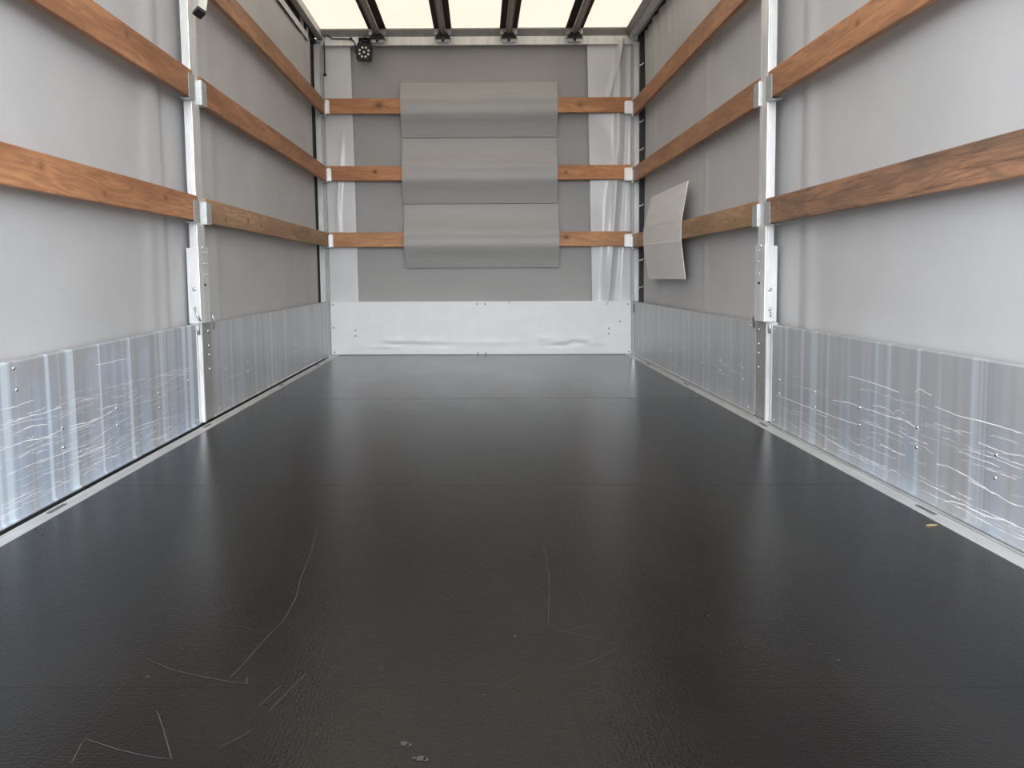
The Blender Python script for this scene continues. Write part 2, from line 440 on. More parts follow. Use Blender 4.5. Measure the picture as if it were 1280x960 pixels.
# aluminium edging on the floor
gutter_m = mat('shaded_gutter', (.12, .118, .115), .8)  # dark colour puts in the shadow line between strip and panel
def edging(s, name):
    mb = MB()
    ix = 1.041
    mb.box((s * ix, 0, -.02), (s * 1.083, 4.995, .0015), .0006)        # flat strip
    mb.box((s * 1.083, 0, -.035), (s * 1.13, 4.995, -.028), 0, 1)      # recessed gutter
    mb.box((s * 1.131, -.02, -.06), (s * 1.2, 5.06, .33), 0, 1)        # unseen sill added behind the kick panels to stop light leaking in
    if s > 0: mb.box((s * 1.0885, 0, -.02), (s * 1.098, 4.995, .002))
    o = structure(name, mb, [alu_strip, gutter_m], lean=False)
    return o
bl = edging(-1, 'baseboard_left'); br = edging(1, 'baseboard_right')
mb = MB().box((-1.12, 4.985, -.01), (1.12, 5.0, .004)); structure('baseboard_back', mb, alu_strip, lean=False)
def slot(parent, x, y, L):
    pts = []
    for k in range(16):
        a = 2 * math.pi * k / 16
        pts.append((x + .0065 * math.cos(a), y + (L / 2 - .006) * (1 if math.sin(a) > 0 else -1) + .006 * math.sin(a)))
    mb = MB().prism(pts, 'z', .0016, .0022)
    obj('slot', mb, slot_m, parent, lean=False)
slot_m = mat('dark_slot', (.18, .17, .16), .7, .3)  # flat dark oval drawn for each hollow slot
for y in (1.10, 2.20, 3.35, 4.3): slot(bl, -1.067, y, .085)
for y in (1.08, 2.20, 3.35, 4.3): slot(br, 1.067, y, .085)

# ------------------------------------------------------------------ kick panels
PR = [[(2.163, 0.123), (1.936, 0.123), (1.682, 0.126), (1.495, 0.13)], [(1.578, 0.267), (1.43, 0.267), (1.277, 0.26)], [(1.207, 0.272), (1.182, 0.284), (1.145, 0.277), (1.127, 0.276)], [(1.115, 0.25), (1.01, 0.244), (0.894, 0.247), (0.791, 0.247)], [(1.684, 0.177), (1.574, 0.187), (1.473, 0.186), (1.336, 0.187), (1.214, 0.192)], [(1.294, 0.194), (1.233, 0.188), (1.176, 0.18)], [(1.375, 0.101), (1.31, 0.099), (1.24, 0.098)], [(1.1, 0.11), (1.05, 0.116), (0.972, 0.111), (0.896, 0.101)], [(1.062, 0.031), (0.983, 0.042), (0.909, 0.038), (0.842, 0.05), (0.779, 0.049)], [(1.933, 0.067), (1.737, 0.05), (1.556, 0.038)], [(0.971, 0.103), (0.885, 0.099), (0.826, 0.093), (0.782, 0.095)], [(1.169, 0.052), (1.063, 0.05), (0.999, 0.049)]]
PL = [[(0.944, 0.239), (1.006, 0.239), (1.109, 0.238), (1.215, 0.237)], [(1.236, 0.171), (1.343, 0.168), (1.516, 0.182)], [(1.237, 0.182), (1.344, 0.173), (1.489, 0.177)], [(0.938, 0.184), (1.033, 0.184), (1.138, 0.174), (1.217, 0.181)], [(1.248, 0.09), (1.335, 0.092), (1.419, 0.089), (1.497, 0.104)], [(1.269, 0.089), (1.381, 0.086), (1.48, 0.09)], [(0.987, 0.21), (1.071, 0.215), (1.142, 0.206)], [(1.407, 0.326), (1.506, 0.324), (1.613, 0.323)], [(0.947, 0.275), (1.01, 0.272), (1.084, 0.276)], [(1.078, 0.119), (1.21, 0.119), (1.337, 0.114), (1.459, 0.13)], [(1.588, 0.103), (1.769, 0.097), (1.94, 0.085)], [(1.885, 0.234), (1.993, 0.226), (2.152, 0.222)]]
def kick(s, y0, y1, ztop0, ztop1, m_, label, rivets, traced, nrand, zmax, seed, name='side_panel'):
    r = random.Random(seed)
    t = thing(name, (s * 1.11, (y0 + y1) / 2, 0), label, 'panel')
    mb = MB()
    # sheet with a rolled lip top and bottom
    def prof(zt): return [(1.100, .012), (1.100, zt - .004), (1.1025, zt), (1.122, zt), (1.126, zt - .004), (1.126, .004), (1.096, .004), (1.094, .008), (1.096, .012)]
    a = [mb.bm.verts.new((s * p[0], y0, p[1])) for p in prof(ztop0)]; b = [mb.bm.verts.new((s * p[0], y1, p[1])) for p in prof(ztop1)]
    n = len(a)
    mb.bm.faces.new(a); mb.bm.faces.new(b[::-1])
    for i in range(n): mb.bm.faces.new((a[i], b[i], b[(i + 1) % n], a[(i + 1) % n]))
    to3 = lambda y, z: (s * 1.0996, y, z)
    for q in traced: mb.ribbon(smooth_line(q, 5, r, .0012), .0028, to3, 1, r, .6)
    for i in range(nrand):
        y = r.uniform(max(y0, .3) + .05, y1 - .15); z = .03 + (zmax - .03) * r.random() ** 1.3
        L = r.uniform(.03, .22); L = min(L, y1 - .02 - y)
        sl = r.gauss(0, .025); bow = r.gauss(0, .004)
        pts = [(y + L * k / 4, z + sl * L * k / 4 + bow * math.sin(math.pi * k / 4)) for k in range(5)]
        mb.ribbon(smooth_line(pts, 3, r, .0008), r.choice((.0008, .0012, .0020)), to3, 1, r, .8)
    obj('panel_sheet', mb, [m_, scratch_m], t)
    for y, z in rivets:
        obj('rivet', MB().dome((s * 1.0998, y, z), (-s, 0, 0), .0055, .0025), steel, t)
    return t
cols_near = [y for y in (.877, 1.19, 1.50, 1.816)]
riv = [(y, z) for y in cols_near for z in (.132, .183)]
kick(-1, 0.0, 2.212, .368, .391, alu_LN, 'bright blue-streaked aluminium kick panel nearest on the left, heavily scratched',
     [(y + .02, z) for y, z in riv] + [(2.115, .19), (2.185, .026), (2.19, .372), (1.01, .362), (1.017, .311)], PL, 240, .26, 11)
kick(1, 0.0, 2.205, .386, .384, alu_RN, 'dull grey aluminium kick panel nearest on the right, with long white scratches',
     riv + [(2.132, .132), (2.132, .183), (2.185, .022), (2.185, .367)], PR, 110, .24, 12)
far_riv = [(y, z) for y in (2.87, 3.19, 3.5, 3.82, 4.14, 4.46) for z in (.132, .178)]
kick(-1, 2.385, 4.934, .388, .391, alu_LF, 'far left aluminium kick panel between the middle post and the front corner',
     far_riv + [(2.554, .184), (2.464, .026), (4.884, .355), (4.9, .03)], [], 26, .24, 13)
kick(1, 2.40, 4.934, .384, .384, alu_RF, 'far right aluminium kick panel below the small hanging plastic sheet',
     far_riv + [(2.552, .178), (2.55, .131), (2.475, .023), (2.459, .366), (4.92, .349)], [], 30, .24, 14)

# front bulkhead board, white, dented near its foot
def bump_dent(x, z):
    d = 0
    for cx_, cz_, a, sx_, sz_ in ((-.64, .105, .012, .06, .018), (-.55, .075, -.012, .10, .015), (-.42, .10, .009, .05, .02), (-.72, .06, .006, .10, .012), (-.30, .07, -.006, .08, .015),
                                  (.60, .10, .012, .055, .022), (.67, .085, -.013, .05, .016), (.74, .11, .010, .04, .02), (.55, .065, -.008, .08, .012), (.83, .08, .007, .05, .012), (.45, .12, .006, .04, .02),
                                  (.05, .09, .003, .2, .02), (-.9, .09, .003, .06, .03)):
        d += a * gauss(x, cx_, sx_) * gauss(z, cz_, sz_)
    return d
t = thing('front_panel', (0, 4.96, 0), 'white painted metal board across the foot of the far wall, dented near the floor', 'panel')
mb = MB().grid(lambda u, v: (-1.098 + 2.178 * u, 4.962 - bump_dent(-1.098 + 2.178 * u, .004 + .381 * v), .004 + .381 * v), 180, 50)
mb.box((-1.098, 4.964, .384), (1.08, 4.99, .388)); mb.box((-1.098, 4.970, .004), (1.08, 4.99, .384))
mb.box((-1.098, 4.9600, .374), (1.08, 4.9635, .3885)); 
obj('panel_sheet', mb, white_paint, t)
for x, z in ((-1.08, .365), (-1.075, .02), (1.06, .365), (1.065, .02), (-.032, .368), (.025, .368), (-.032, .012), (.025, .012), (-1.08, .2), (.2, .379), (-.92, .18), (-.92, .14), (.92, .15), (.92, .19), (1.0, .24)):
    obj('rivet', MB().dome((x, 4.9615, z), (0, -1, 0), .006, .0025), mat('dull_rivet', (.3, .3, .3), .5, .5) if 'dull_rivet' not in bpy.data.materials else bpy.data.materials['dull_rivet'], t)

# ------------------------------------------------------------------ middle posts
ROWS_L = [(.785, .880), (1.246, 1.348), (1.708, 1.808)]
ROWS_R = [(.768, .863), (1.231, 1.332), (1.692, 1.799)]
def pocket(t, s, y0, y1, z0, z1, xi, xo, open_end, mt=zinc):
    """bent sheet pocket round a slat end: inner cheek, foot, outer cheek; open towards open_end (+1 / -1 in y)"""
    a, b = (y0, y1) if open_end > 0 else (y1, y0)          # a = post side, b = open side
    r = .012; sg = 1 if b > a else -1; mb = MB(); th = .0022
    pts = [(a, z0 - .004), (b, z0 - .004), (b, z1 - .016 - r)]
    for k in range(5):
        q = math.pi / 2 * k / 4
        pts.append((b - sg * r * (1 - math.cos(q)), z1 - .016 - r + r * math.sin(q)))
    pts.append((a, z1 - .016))
    mb.prism(pts, 'x', s * (xi - .001), s * (xi - .001 - th))
    mb.box((s * (xi - .001 - th), a - .0005 * sg, z0 - .005), (s * (xo - .004), a + .0015 * sg, z1 - .014))
    mb.box((s * (xi - .001 - th), a, z0 - .006), (s * (xo + .012), b - sg * .012, z0 - .0035))
    mb.prism(pts, 'x', s * (xo + .001), s * (xo + .001 + th))
    return obj('slat_pocket', mb, mt, t)

def middle_post(s, label):
    t = thing('support_post', (s * 1.105, 2.29, 0), label, 'post', 'middle side posts')
    xi = 1.095 if s < 0 else 1.085; xo = 1.127 if s < 0 else 1.118
    rows = ROWS_L if s < 0 else ROWS_R
    # upper extrusion: box section with a slightly proud front flange
    mb = MB().box((s * xi, 2.257, .40), (s * xo, 2.335, 2.26), .0025)
    mb.box((s * (xi + .011), 2.2555, .68), (s * (xi + .012), 2.258, 2.24))
    mb.box((s * (xi + .004), 2.334, .40), (s * (xo + .012), 2.352, 2.26), .001)
    obj('post_upper', mb, alu_bright, t)
    # locking sleeve
    mb = MB().box((s * (xi - .004), 2.250, .392), (s * (xo + .012), 2.300, .684), .0025)
    sl = obj('locking_sleeve', mb, alu_bright, t)
    z1, z2 = (.525, .44) if s < 0 else (.516, .44)
    xm = s * (xi + .018)
    bb = MB().dome((xm, 2.2502, z1), (0, -1, 0), .0085, .004); bb.dome((xm, 2.2465, z1), (0, -1, 0), .0045, .004)
    obj('bolt', bb, steel, sl)
    if s < 0:
        mb = MB().tube([(s * 1.112, 2.244, .452), (s * 1.106, 2.238, .435), (s * 1.090, 2.236, .402)], .0042)
        mb.dome((s * 1.112, 2.2502, .452), (0, -1, 0), .006, .006)
        obj('locking_lever', mb, steel, sl)
    else:
        obj('bolt', MB().dome((xm, 2.2502, z2), (0, -1, 0), .0075, .005), steel, sl)
        mb = MB().tube([(xm + .003, 2.248, .430), (xm, 2.243, .423), (xm + .004, 2.248, .412)], .0028)
        obj('locking_lever', mb, steel, sl)
    # side plate with six rivets and a slot
    mb = MB().box((s * (xi - .003), 2.3005, .392), (s * (xi + .002), 2.362, .690), .0008)
    mb.box((s * (xi - .0036), 2.304, .536), (s * (xi - .0029), 2.324, .546), 0, 1)
    pl = obj('side_plate', mb, [alu_post, dark_gap], t)
    for z in (.668, .624, .579):
        for y in (2.312, 2.342):
            obj('rivet', MB().dome((s * (xi - .003), y, z), (-s, 0, 0), .0048, .003), steel, pl)
    # lower section between the two kick panels
    mb = MB().box((s * 1.108, 2.214, .002), (s * 1.122, 2.262, .392), 0)
    mb.box((s * 1.0985, 2.213, .004), (s * 1.110, 2.220, .388), .001)
    mb.box((s * 1.0965, 2.262, .002), (s * 1.12, 2.276, .394), .0015)
    mb.box((s * 1.104, 2.234, .17), (s * 1.110, 2.243, .386), .001)
    obj('post_foot', mb, alu_bright if s < 0 else alu_post, t)
    mb = MB().box((s * 1.0995, 2.2765, .004), (s * 1.118, 2.384, .392), .001)
    lp = obj('hinge_plate', mb, alu_dull, t)
    for z in (.356, .298, .261, .205):
        obj('rivet', MB().dome((s * 1.0995, 2.348 + (.008 if s > 0 else 0), z), (-s, 0, 0), .0065, .004), steel, lp)
    mb = MB().tube([(s * 1.104, 2.243, .392), (s * 1.104, 2.243, .350)], .0085, 14)
    mb.tube([(s * 1.104, 2.243, .3502), (s * 1.104, 2.243, .3494)], .006, 12, 1)
    obj('lock_pin', mb, [zinc, dark_gap], t)
    mb = MB().tube([(s * 1.093, 2.372, .425), (s * 1.086, 2.385, .400), (s * 1.092, 2.392, .362)], .0035 if s > 0 else .0025)
    obj('catch_hook', mb, steel, t)
    for i, (z0, z1) in enumerate(rows):
        if i < 2: pocket(t, s, 2.196, 2.256, z0, z1, 1.085 - (.004 if s > 0 else 0), 1.111, -1)
        pocket(t, s, 2.336, 2.392, z0, z1, 1.085 - (.004 if s > 0 else 0), 1.111, 1)
    return t
middle_post(-1, 'tall aluminium post halfway along the left side, with a locking lever at its sleeve')
middle_post(1, 'tall aluminium post halfway along the right side, with two bolts on its sleeve')

# ------------------------------------------------------------------ front corner posts
def corner_post(s, label):
    t = thing('corner_post', (s * 1.13, 4.95, 0), label, 'post', 'front corner posts')
    a, b = (1.124, 1.160) if s < 0 else (1.098, 1.132)
    mb = MB().box((s * a, 4.935, .386), (s * b, 4.99, 2.205), .002)
    obj('post_column', mb, alu_post, t)
    mb = MB().box((s * (a - (.022 if s < 0 else .017)), 4.964, .0), (s * (a + .001), 4.995, 2.205), .001)
    obj('post_flange', mb, alu_dull, t)
    mb = MB().box((s * b, 4.915, .386), (s * 1.2, 5.03, 2.26))  # dark strip put in for the shaded gap, widened against light leaks
    mb.box((s * 1.166, 4.70, .334), (s * 1.2, 4.915, 2.26))
    mb.box((s * (b - .004), 4.966, 0), (s * (b + .04), 5.0, .388))
    if s > 0: mb.box((1.101, 4.938, .002), (1.127, 4.962, .36))
    obj('shaded_gap_seal', mb, black_rub if s < 0 else mat('grey_rubber', (.05, .05, .052), .7), t)
    rows = ROWS_L if s < 0 else ROWS_R
    for z0, z1 in rows:                                        # side slat pockets
        pocket(t, s, 4.885, 4.936, z0, z1, 1.085 - (.004 if s > 0 else 0), 1.111, -1, alu_bright)
    back = ((.786, .889), (1.256, 1.357), (1.726, 1.832)) if s < 0 else ((.781, .883), (1.25, 1.35), (1.716, 1.816))
    for z0, z1 in back:                                        # pockets for the slats across the bulkhead
        x0, x1 = (-1.108, -1.058) if s < 0 else (1.026, 1.080)
        cx = x1 if s < 0 else x0; sg = 1 if s < 0 else -1; r = .014
        pts = [((x0 if s < 0 else x1), z0 - .004), (cx, z0 - .004), (cx, z1 - .016 - r)]
        for k in range(5):
            q = math.pi / 2 * k / 4
            pts.append((cx - sg * r * (1 - math.cos(q)), z1 - .016 - r + r * math.sin(q)))
        pts.append(((x0 if s < 0 else x1), z1 - .016))
        mb = MB().prism(pts, 'y', 4.930, 4.9325)
        mb.box((x0, 4.930, z0 - .005), (x1, 4.972, z0 - .003))
        obj('slat_pocket', mb, alu_bright, t)
    return t
cpl = corner_post(-1, 'front left corner post of pale aluminium with a black cable beside its top')
cpr = corner_post(1, 'front right corner post of pale aluminium with small white hooks along its edge')
for z in (2.038, 1.843, 1.649, 1.455, 1.065, .681, .488):
    mb = MB().tube([(1.128, 4.90, z - .004), (1.142, 4.885, z), (1.152, 4.885, z + .010)], .0045, 8); mb.dome((1.130, 4.90, z - .004), (-1, 0, 0), .007, .004)
    obj('hook', mb, white_paint, cpr)

# ------------------------------------------------------------------ roof frame
def side_rail(s, label):
    t = thing('roof_side_rail', (s * 1.12, 2.5, 2.24), label, 'rail', 'roof side rails')
    a, b = (1.096, 1.134) if s < 0 else (1.058, 1.108)
    mb = MB().prism([(s * a, 2.240), (s * (a + .012), 2.300), (s * (a + .014), 2.312), (s * 1.19, 2.312), (s * 1.19, 2.26), (s * (b + .004), 2.254), (s * b, 2.240)], 'y', 0, 4.98)
    obj('rail_profile', mb, alu_dull if s < 0 else alu_post, t)
    if s < 0:
        mb = MB().box((s * 1.143, 0.3, 2.150), (s * 1.150, 4.68, 2.198), .001)
        mb.box((s * 1.139, 0.3, 2.150), (s * 1.150, 4.68, 2.156), .001); mb.box((s * 1.139, 4.66, 2.150), (s * 1.148, 4.675, 2.236), .001)
        obj('curtain_track', mb, alu_post, t)
        mb = MB().box((s * 1.151, 0.3, 2.198), (s * 1.165, 4.94, 2.262))  # black strip put in for the dark gap above the track
        obj('shaded_gap_seal', mb, black_rub, t)
    else:
        mb = MB().prism([(1.0575, 2.2405), (1.0465, 2.312), (1.070, 2.3122), (1.072, 2.300)], 'y', 0, 4.96)
        mb.prism([(1.0575, 2.2405), (1.046, 2.306), (1.0455, 2.306), (1.0568, 2.2405)], 'y', 0, 4.96)
        obj('edge_webbing', mb, mat('dark_grey_webbing', (.11, .10, .105), .7), t)
        mb = MB().box((s * 1.108, 0.3, 2.246), (s * 1.130, 4.95, 2.262), .001)
        obj('curtain_track', mb, alu_dull, t)
        mb = MB().box((s * 1.130, 0.3, 2.25), (s * 1.16, 4.95, 2.27))  # black strip put in for the dark gap beside the track
        obj('shaded_gap_seal', mb, black_rub, t)
side_rail(-1, 'roof edge rail running along the top of the left wall')
side_rail(1, 'roof edge rail running along the top of the right wall')

t = thing('roof_cross_beam', (0, 4.98, 2.2), 'pale aluminium beam across the top of the far wall, under the roof sheet', 'beam')
mb = MB().box((-1.12, 4.965, 2.198), (1.10, 4.995, 2.256), .0015); mb.box((-1.12, 4.962, 2.198), (1.10, 4.966, 2.203), .0005)
obj('beam_face', mb, alu_post, t)
mb = MB().prism([(4.975, 2.2575), (4.940, 2.300), (4.940, 2.308), (5.06, 2.308), (5.06, 2.2575)], 'x', -1.11, 1.09)
obj('beam_ledge', mb, alu_dull, t)

names = ['leftmost of the four dark roof bows, above the work light', 'second dark roof bow from the left, above the cream roof gap beside the work light bow', 'third dark roof bow from the left under the roof sheet', 'rightmost of the four dark roof bows, nearest the right wall']
names[1] = 'second of the four dark roof bows counted from the left wall'
for x, lb in zip((-.707, -.247, .215, .676), names):
    t = thing('roof_bow', (x, 4.94, 2.22), lb, 'roof bow', 'lengthwise roof bows')
    mb = MB().box((x - .062, 0.0, 2.3015), (x + .062, 4.935, 2.3045))
    obj('webbing_strip', mb, dark_web, t)
    mb = MB().prism([(x + .0215 * math.cos(a) * (1 if abs(math.cos(a)) < .8 else .93), 2.275 + .02 * math.sin(a)) for a in [2 * math.pi * k / 16 for k in range(16)]], 'y', 0.0, 4.925)
    mb.box((x - .0215, 0, 2.257), (x - .0185, 4.925, 2.277), .0008); mb.box((x + .0185, 0, 2.257), (x + .0215, 4.925, 2.277), .0008)
    obj('tube', mb, rod_m, t)
    for q in (-1, 1):
        mb = MB().prism([(x + q * .012, 2.262), (x + q * .028, 2.268), (x + q * .055, 2.226), (x + q * .004, 2.226)], 'y', 4.90, 4.955)
        obj('end_wedge', mb, black_pl, t)
    mb = MB().prism([(x - .026, 4.93), (x + .026, 4.93), (x + .062, 4.966), (x - .062, 4.966)], 'z', 2.302, 2.294)
    mb.prism([(x - .058, 2.309), (x + .058, 2.309), (x + .06, 2.262), (x - .06, 2.262)], 'y', 4.936, 4.939)
    obj('end_flap', mb, zinc, t)
    mb = MB().prism([(x - .072, 2.196), (x + .072, 2.196), (x + .072, 2.245), (x + .05, 2.252), (x - .05, 2.252), (x - .072, 2.245)], 'y', 4.958, 4.9615)
    mb.prism([(x - .05, 2.226), (x + .05, 2.226), (x + .052, 2.214), (x + .038, 2.206), (x - .038, 2.206), (x - .052, 2.214)], 'y', 4.92, 4.957)
    br_ = obj('mounting_plate', mb, zinc, t)
    obj('screw', MB().box((x - .009, 4.912, 2.207), (x + .009, 4.919, 2.224), .002), black_pl, br_)

# ------------------------------------------------------------------ timber slats
WOODS = {}
def slat(label, A, B, z0, z1, wm, depth, group):
    """A, B: (x, y) of the inner face ends in truck coordinates; z0..z1 height; depth outward"""
    ax, ay = A; bx, by = B; L = math.hypot(bx - ax, by - ay); zc = (z0 + z1) / 2; h = z1 - z0
    ang = math.atan2(by - ay, bx - ax)
    n = Vector((-math.sin(ang), math.cos(ang)))               # points to local +Y
    c = Vector(((ax + bx) / 2, (ay + by) / 2)) + n * depth / 2
    mb = MB(); N_ = 24
    # long board, slightly bowed faces and eased arrises
    prof = [(-1, -1 + .06), (-1 + .10, -1), (1 - .10, -1), (1, -1 + .06), (1, 1 - .06), (1 - .10, 1), (-1 + .10, 1), (-1, 1 - .06)]
    rings = []
    rr = random.Random(int(L * 1000 + zc * 100)); ph = rr.uniform(0, 6)
    for i in range(N_ + 1):
        x = -L / 2 + L * i / N_; wob = .0012 * math.sin(x * 3 + ph)
        rings.append([mb.bm.verts.new((x, p[0] * abs(depth) / 2, p[1] * h / 2 + wob)) for p in prof])
    for a, b in zip(rings, rings[1:]):
        for k in range(8): mb.bm.faces.new((a[k], b[k], b[(k + 1) % 8], a[(k + 1) % 8]))
    mb.bm.faces.new(rings[0]); mb.bm.faces.new(rings[-1][::-1])
    bmesh.ops.recalc_face_normals(mb.bm, faces=mb.bm.faces)
    me = bpy.data.meshes.new('timber_slat'); mb.bm.to_mesh(me); mb.bm.free(); me.materials.append(wm)
    o = bpy.data.objects.new('timber_slat', me); COL.objects.link(o)
    o.location = (c.x + LEAN * zc, c.y, zc); o.rotation_euler = (0, 0, ang)
    tag(o, label, 'slat', group)
    return o
lo, hi = (.25, .10, .043), (.50, .235, .115)
w_a = wood('stained_pine_a', lo, hi, 1.3, .25, [(.55, .02, .010, .6), (-.2, -.01, .008, .5)])
w_b = wood('stained_pine_b', (0.266, 0.110, 0.049), (0.574, 0.275, 0.132), 7.9, .2, [(.02, .015, .012, .5), (.35, -.02, .009, .5), (.8, .01, .01, .6)])
w_c = wood('stained_pine_c', (0.246, 0.104, 0.046), (0.530, 0.252, 0.120), 13.1, .3, [(-.4, .01, .01, .6), (.5, 0, .008, .5)])
w_d = wood('stained_pine_d', (0.256, 0.114, 0.052), (0.530, 0.264, 0.132), 19.7, .3, [(-.9, .01, .009, .6), (-.3, -.01, .008, .6), (.4, .01, .01, .5)])
w_e = wood('weathered_pine', (0.276, 0.156, 0.082), (0.552, 0.339, 0.187), 27.7, .45, [(-1.05, -.02, .009, .8), (-.72, .0, .01, .8), (-.5, -.01, .009, .8), (.2, .01, .012, .6)])
w_f = wood('grey_streaked_pine', (0.128, 0.083, 0.060), (0.397, 0.204, 0.114), 33.3, .95, [(.42, .015, .009, .6)])
w_g = wood('orange_pine_a', (0.335, 0.146, 0.060), (0.707, 0.339, 0.150), 41.1, .15, [(-.70, .005, .022, .7), (.72, 0, .02, .5)])
w_h = wood('orange_pine_b', (0.315, 0.125, 0.049), (0.662, 0.293, 0.120), 47.3, .15, [(-.74, .01, .012, .9), (.62, .0, .010, .8), (.5, .012, .008, .7)])
w_i = wood('orange_pine_c', (0.335, 0.156, 0.068), (0.684, 0.351, 0.163), 53.9, .15, [(-.52, .0, .024, .8), (.62, .01, .016, .8), (-.3, -.01, .007, .5)])
GL, GR, GB = 'timber slats along the left side', 'timber slats along the right side', 'timber slats across the far wall'
xi = -1.086
slat('lowest near timber slat on the left wall, orange-brown, touching the left picture edge', (xi, 0.02), (xi, 2.250), *ROWS_L[0], w_b, .024, GL)
slat('upper near timber slat on the left wall, one step above the lowest near one', (xi, 0.02), (xi, 2.250), *ROWS_L[1], w_a, .024, GL)
slat('lowest far timber slat on the left wall, weathered yellowish with dark knots', (xi, 2.342), (xi, 4.933), *ROWS_L[0], w_e, .024, GL)
slat('middle far timber slat on the left wall, between the post and the corner', (xi, 2.342), (xi, 4.933), *ROWS_L[1], w_c, .024, GL)
slat('topmost far timber slat on the left wall, leaving the picture at the top edge', (xi, 2.342), (xi, 4.933), *ROWS_L[2], w_d, .024, GL)
xr = 1.083
slat('lowest near timber slat on the right wall, brown with grey-black streaks', (xr, 2.250), (xr, .02), *ROWS_R[0], w_f, .024, GR)
slat('upper near timber slat on the right wall, above the grey-streaked one', (xr, 2.250), (xr, .02), *ROWS_R[1], w_c, .024, GR)
slat('lowest far timber slat on the right wall, carrying the small hanging plastic sheet', (xr, 4.933), (xr, 2.342), *ROWS_R[0], w_e, .024, GR)
slat('middle far timber slat on the right wall, above the small hanging plastic sheet', (xr, 4.933), (xr, 2.342), *ROWS_R[1], w_d, .024, GR)
slat('topmost far timber slat on the right wall, leaving the picture at the top edge', (xr, 4.933), (xr, 2.342), *ROWS_R[2], w_c, .024, GR)
for (z0, z1), wm_, lb in zip(((.783, .887), (1.253, 1.355), (1.721, 1.825)), (w_i, w_h, w_g), ('lowest orange timber slat across the far wall', 'middle orange timber slat across the far wall', 'topmost orange timber slat across the far wall')):
    slat(lb + ', its middle hidden by a grey sheet', (-1.093, 4.936), (1.078, 4.936), z0, z1, wm_, .024, GB)

# ------------------------------------------------------------------ corrugated plastic sheets
def folded(name, label, cat, prof, axis, t0, t1, m_, origin, group=None, twist=None):
    """prof: list of (depth coord, z) down the sheet; swept between t0 and t1; 4 mm thick"""
    mb = MB(); nt_ = 30
    n = len(prof)
    nrm = []
    for i in range(n):
        a = Vector(prof[max(0, i - 1)]); b = Vector(prof[min(n - 1, i + 1)]); d = (b - a).normalized(); nrm.append(Vector((-d.y, d.x)))
    def place(d, t, z): return (d, t, z) if axis == 'y' else (t, d, z)
    rows = []
    for j in range(nt_ + 1):
        t = t0 + (t1 - t0) * j / nt_
        fr, bk = [], []
        for (d, z), q in zip(prof, nrm):
            dd, tt, zz = (d, t, z) if twist is None else twist(d, t, z, j / nt_)
            fr.append(mb.bm.verts.new(place(dd + q.x * .0015, tt, zz + q.y * .0015))); bk.append(mb.bm.verts.new(place(dd - q.x * .0015, tt, zz - q.y * .0015)))
        rows.append(fr + bk[::-1])
    K = 2 * n
    for a, b in zip(rows, rows[1:]):
        for k in range(K): mb.bm.faces.new((a[k], a[(k + 1) % K], b[(k + 1) % K], b[k]))
    mb.bm.faces.new(rows[0]); mb.bm.faces.new(rows[-1][::-1])
    o = obj(name, mb, m_, origin=origin)
    tag(o, label, cat, group)
    return o
def curve(pts, n=5):
    """rounded polyline through control points"""
    res = []
    for i in range(len(pts) - 1):
        p0 = pts[max(0, i - 1)]; p1 = pts[i]; p2 = pts[i + 1]; p3 = pts[min(len(pts) - 1, i + 2)]
        for k in range(n):
            t = k / n
            res.append(tuple(.5 * (2 * p1[j] + (p2[j] - p0[j]) * t + (2 * p0[j] - 5 * p1[j] + 4 * p2[j] - p3[j]) * t * t + (3 * p1[j] - p0[j] - 3 * p2[j] + p3[j]) * t ** 3) for j in range(2)))
    res.append(pts[-1]); return res
for (zt, za, zb, zbot, x0, x1, lb) in ((1.905, 1.835, 1.715, 1.560, -.556, .556, 'uppermost of three grey corrugated plastic sheets hung over the far wall slats'),
                                       (1.556, 1.360, 1.250, 1.092, -.555, .553, 'middle of three grey corrugated plastic sheets hung over the far wall slats'),
                                       (1.088, .892, .780, .632, -.550, .562, 'lowest of three grey corrugated plastic sheets hung over the far wall slats')):
    pr = curve([(4.997, zt), (4.995, za + .11), (4.978, za + .06), (4.928, za), (4.926, (za + zb) / 2), (4.929, zb), (4.966, (zb + zbot) / 2), (4.9945, zbot)])
    folded('corrugated_sheet', lb, 'plastic sheet', pr, 'x', x0, x1, corr_h, (0, 4.94, zbot), 'grey sheets over the far wall slats')
LE = [(1.100, 4.366, 1.073), (1.0755, 4.494, .876), (1.0735, 4.492, .772), (1.102, 4.456, .548)]     # its edge nearer the corner
RE = [(1.100, 3.464, 1.070), (1.0755, 3.502, .866), (1.0735, 3.500, .754), (1.102, 3.512, .551)]     # its edge nearer the post
mb = MB()
def sheetP(u, v, off):
    k = v * 3; i = min(2, int(k)); f = k - i
    f = f * f * (3 - 2 * f) * .25 + f * .75
    p = Vector(LE[i]).lerp(Vector(LE[i + 1]), f).lerp(Vector(RE[i]).lerp(Vector(RE[i + 1]), f), u)
    p.x += off - .004 * math.sin(math.pi * u) * (1 if i != 1 else .3)
    return p
NU, NV = 40, 48
fr = [[mb.bm.verts.new(sheetP(i / NU, j / NV, -.0018)) for j in range(NV + 1)] for i in range(NU + 1)]
bk = [[mb.bm.verts.new(sheetP(i / NU, j / NV, .0018)) for j in range(NV + 1)] for i in range(NU + 1)]
for g_ in (fr, bk):
    for i in range(NU):
        for j in range(NV): mb.bm.faces.new((g_[i][j], g_[i + 1][j], g_[i + 1][j + 1], g_[i][j + 1]))
rim = [(i, 0) for i in range(NU)] + [(NU, j) for j in range(NV)] + [(i, NV) for i in range(NU, 0, -1)] + [(0, j) for j in range(NV, 0, -1)]
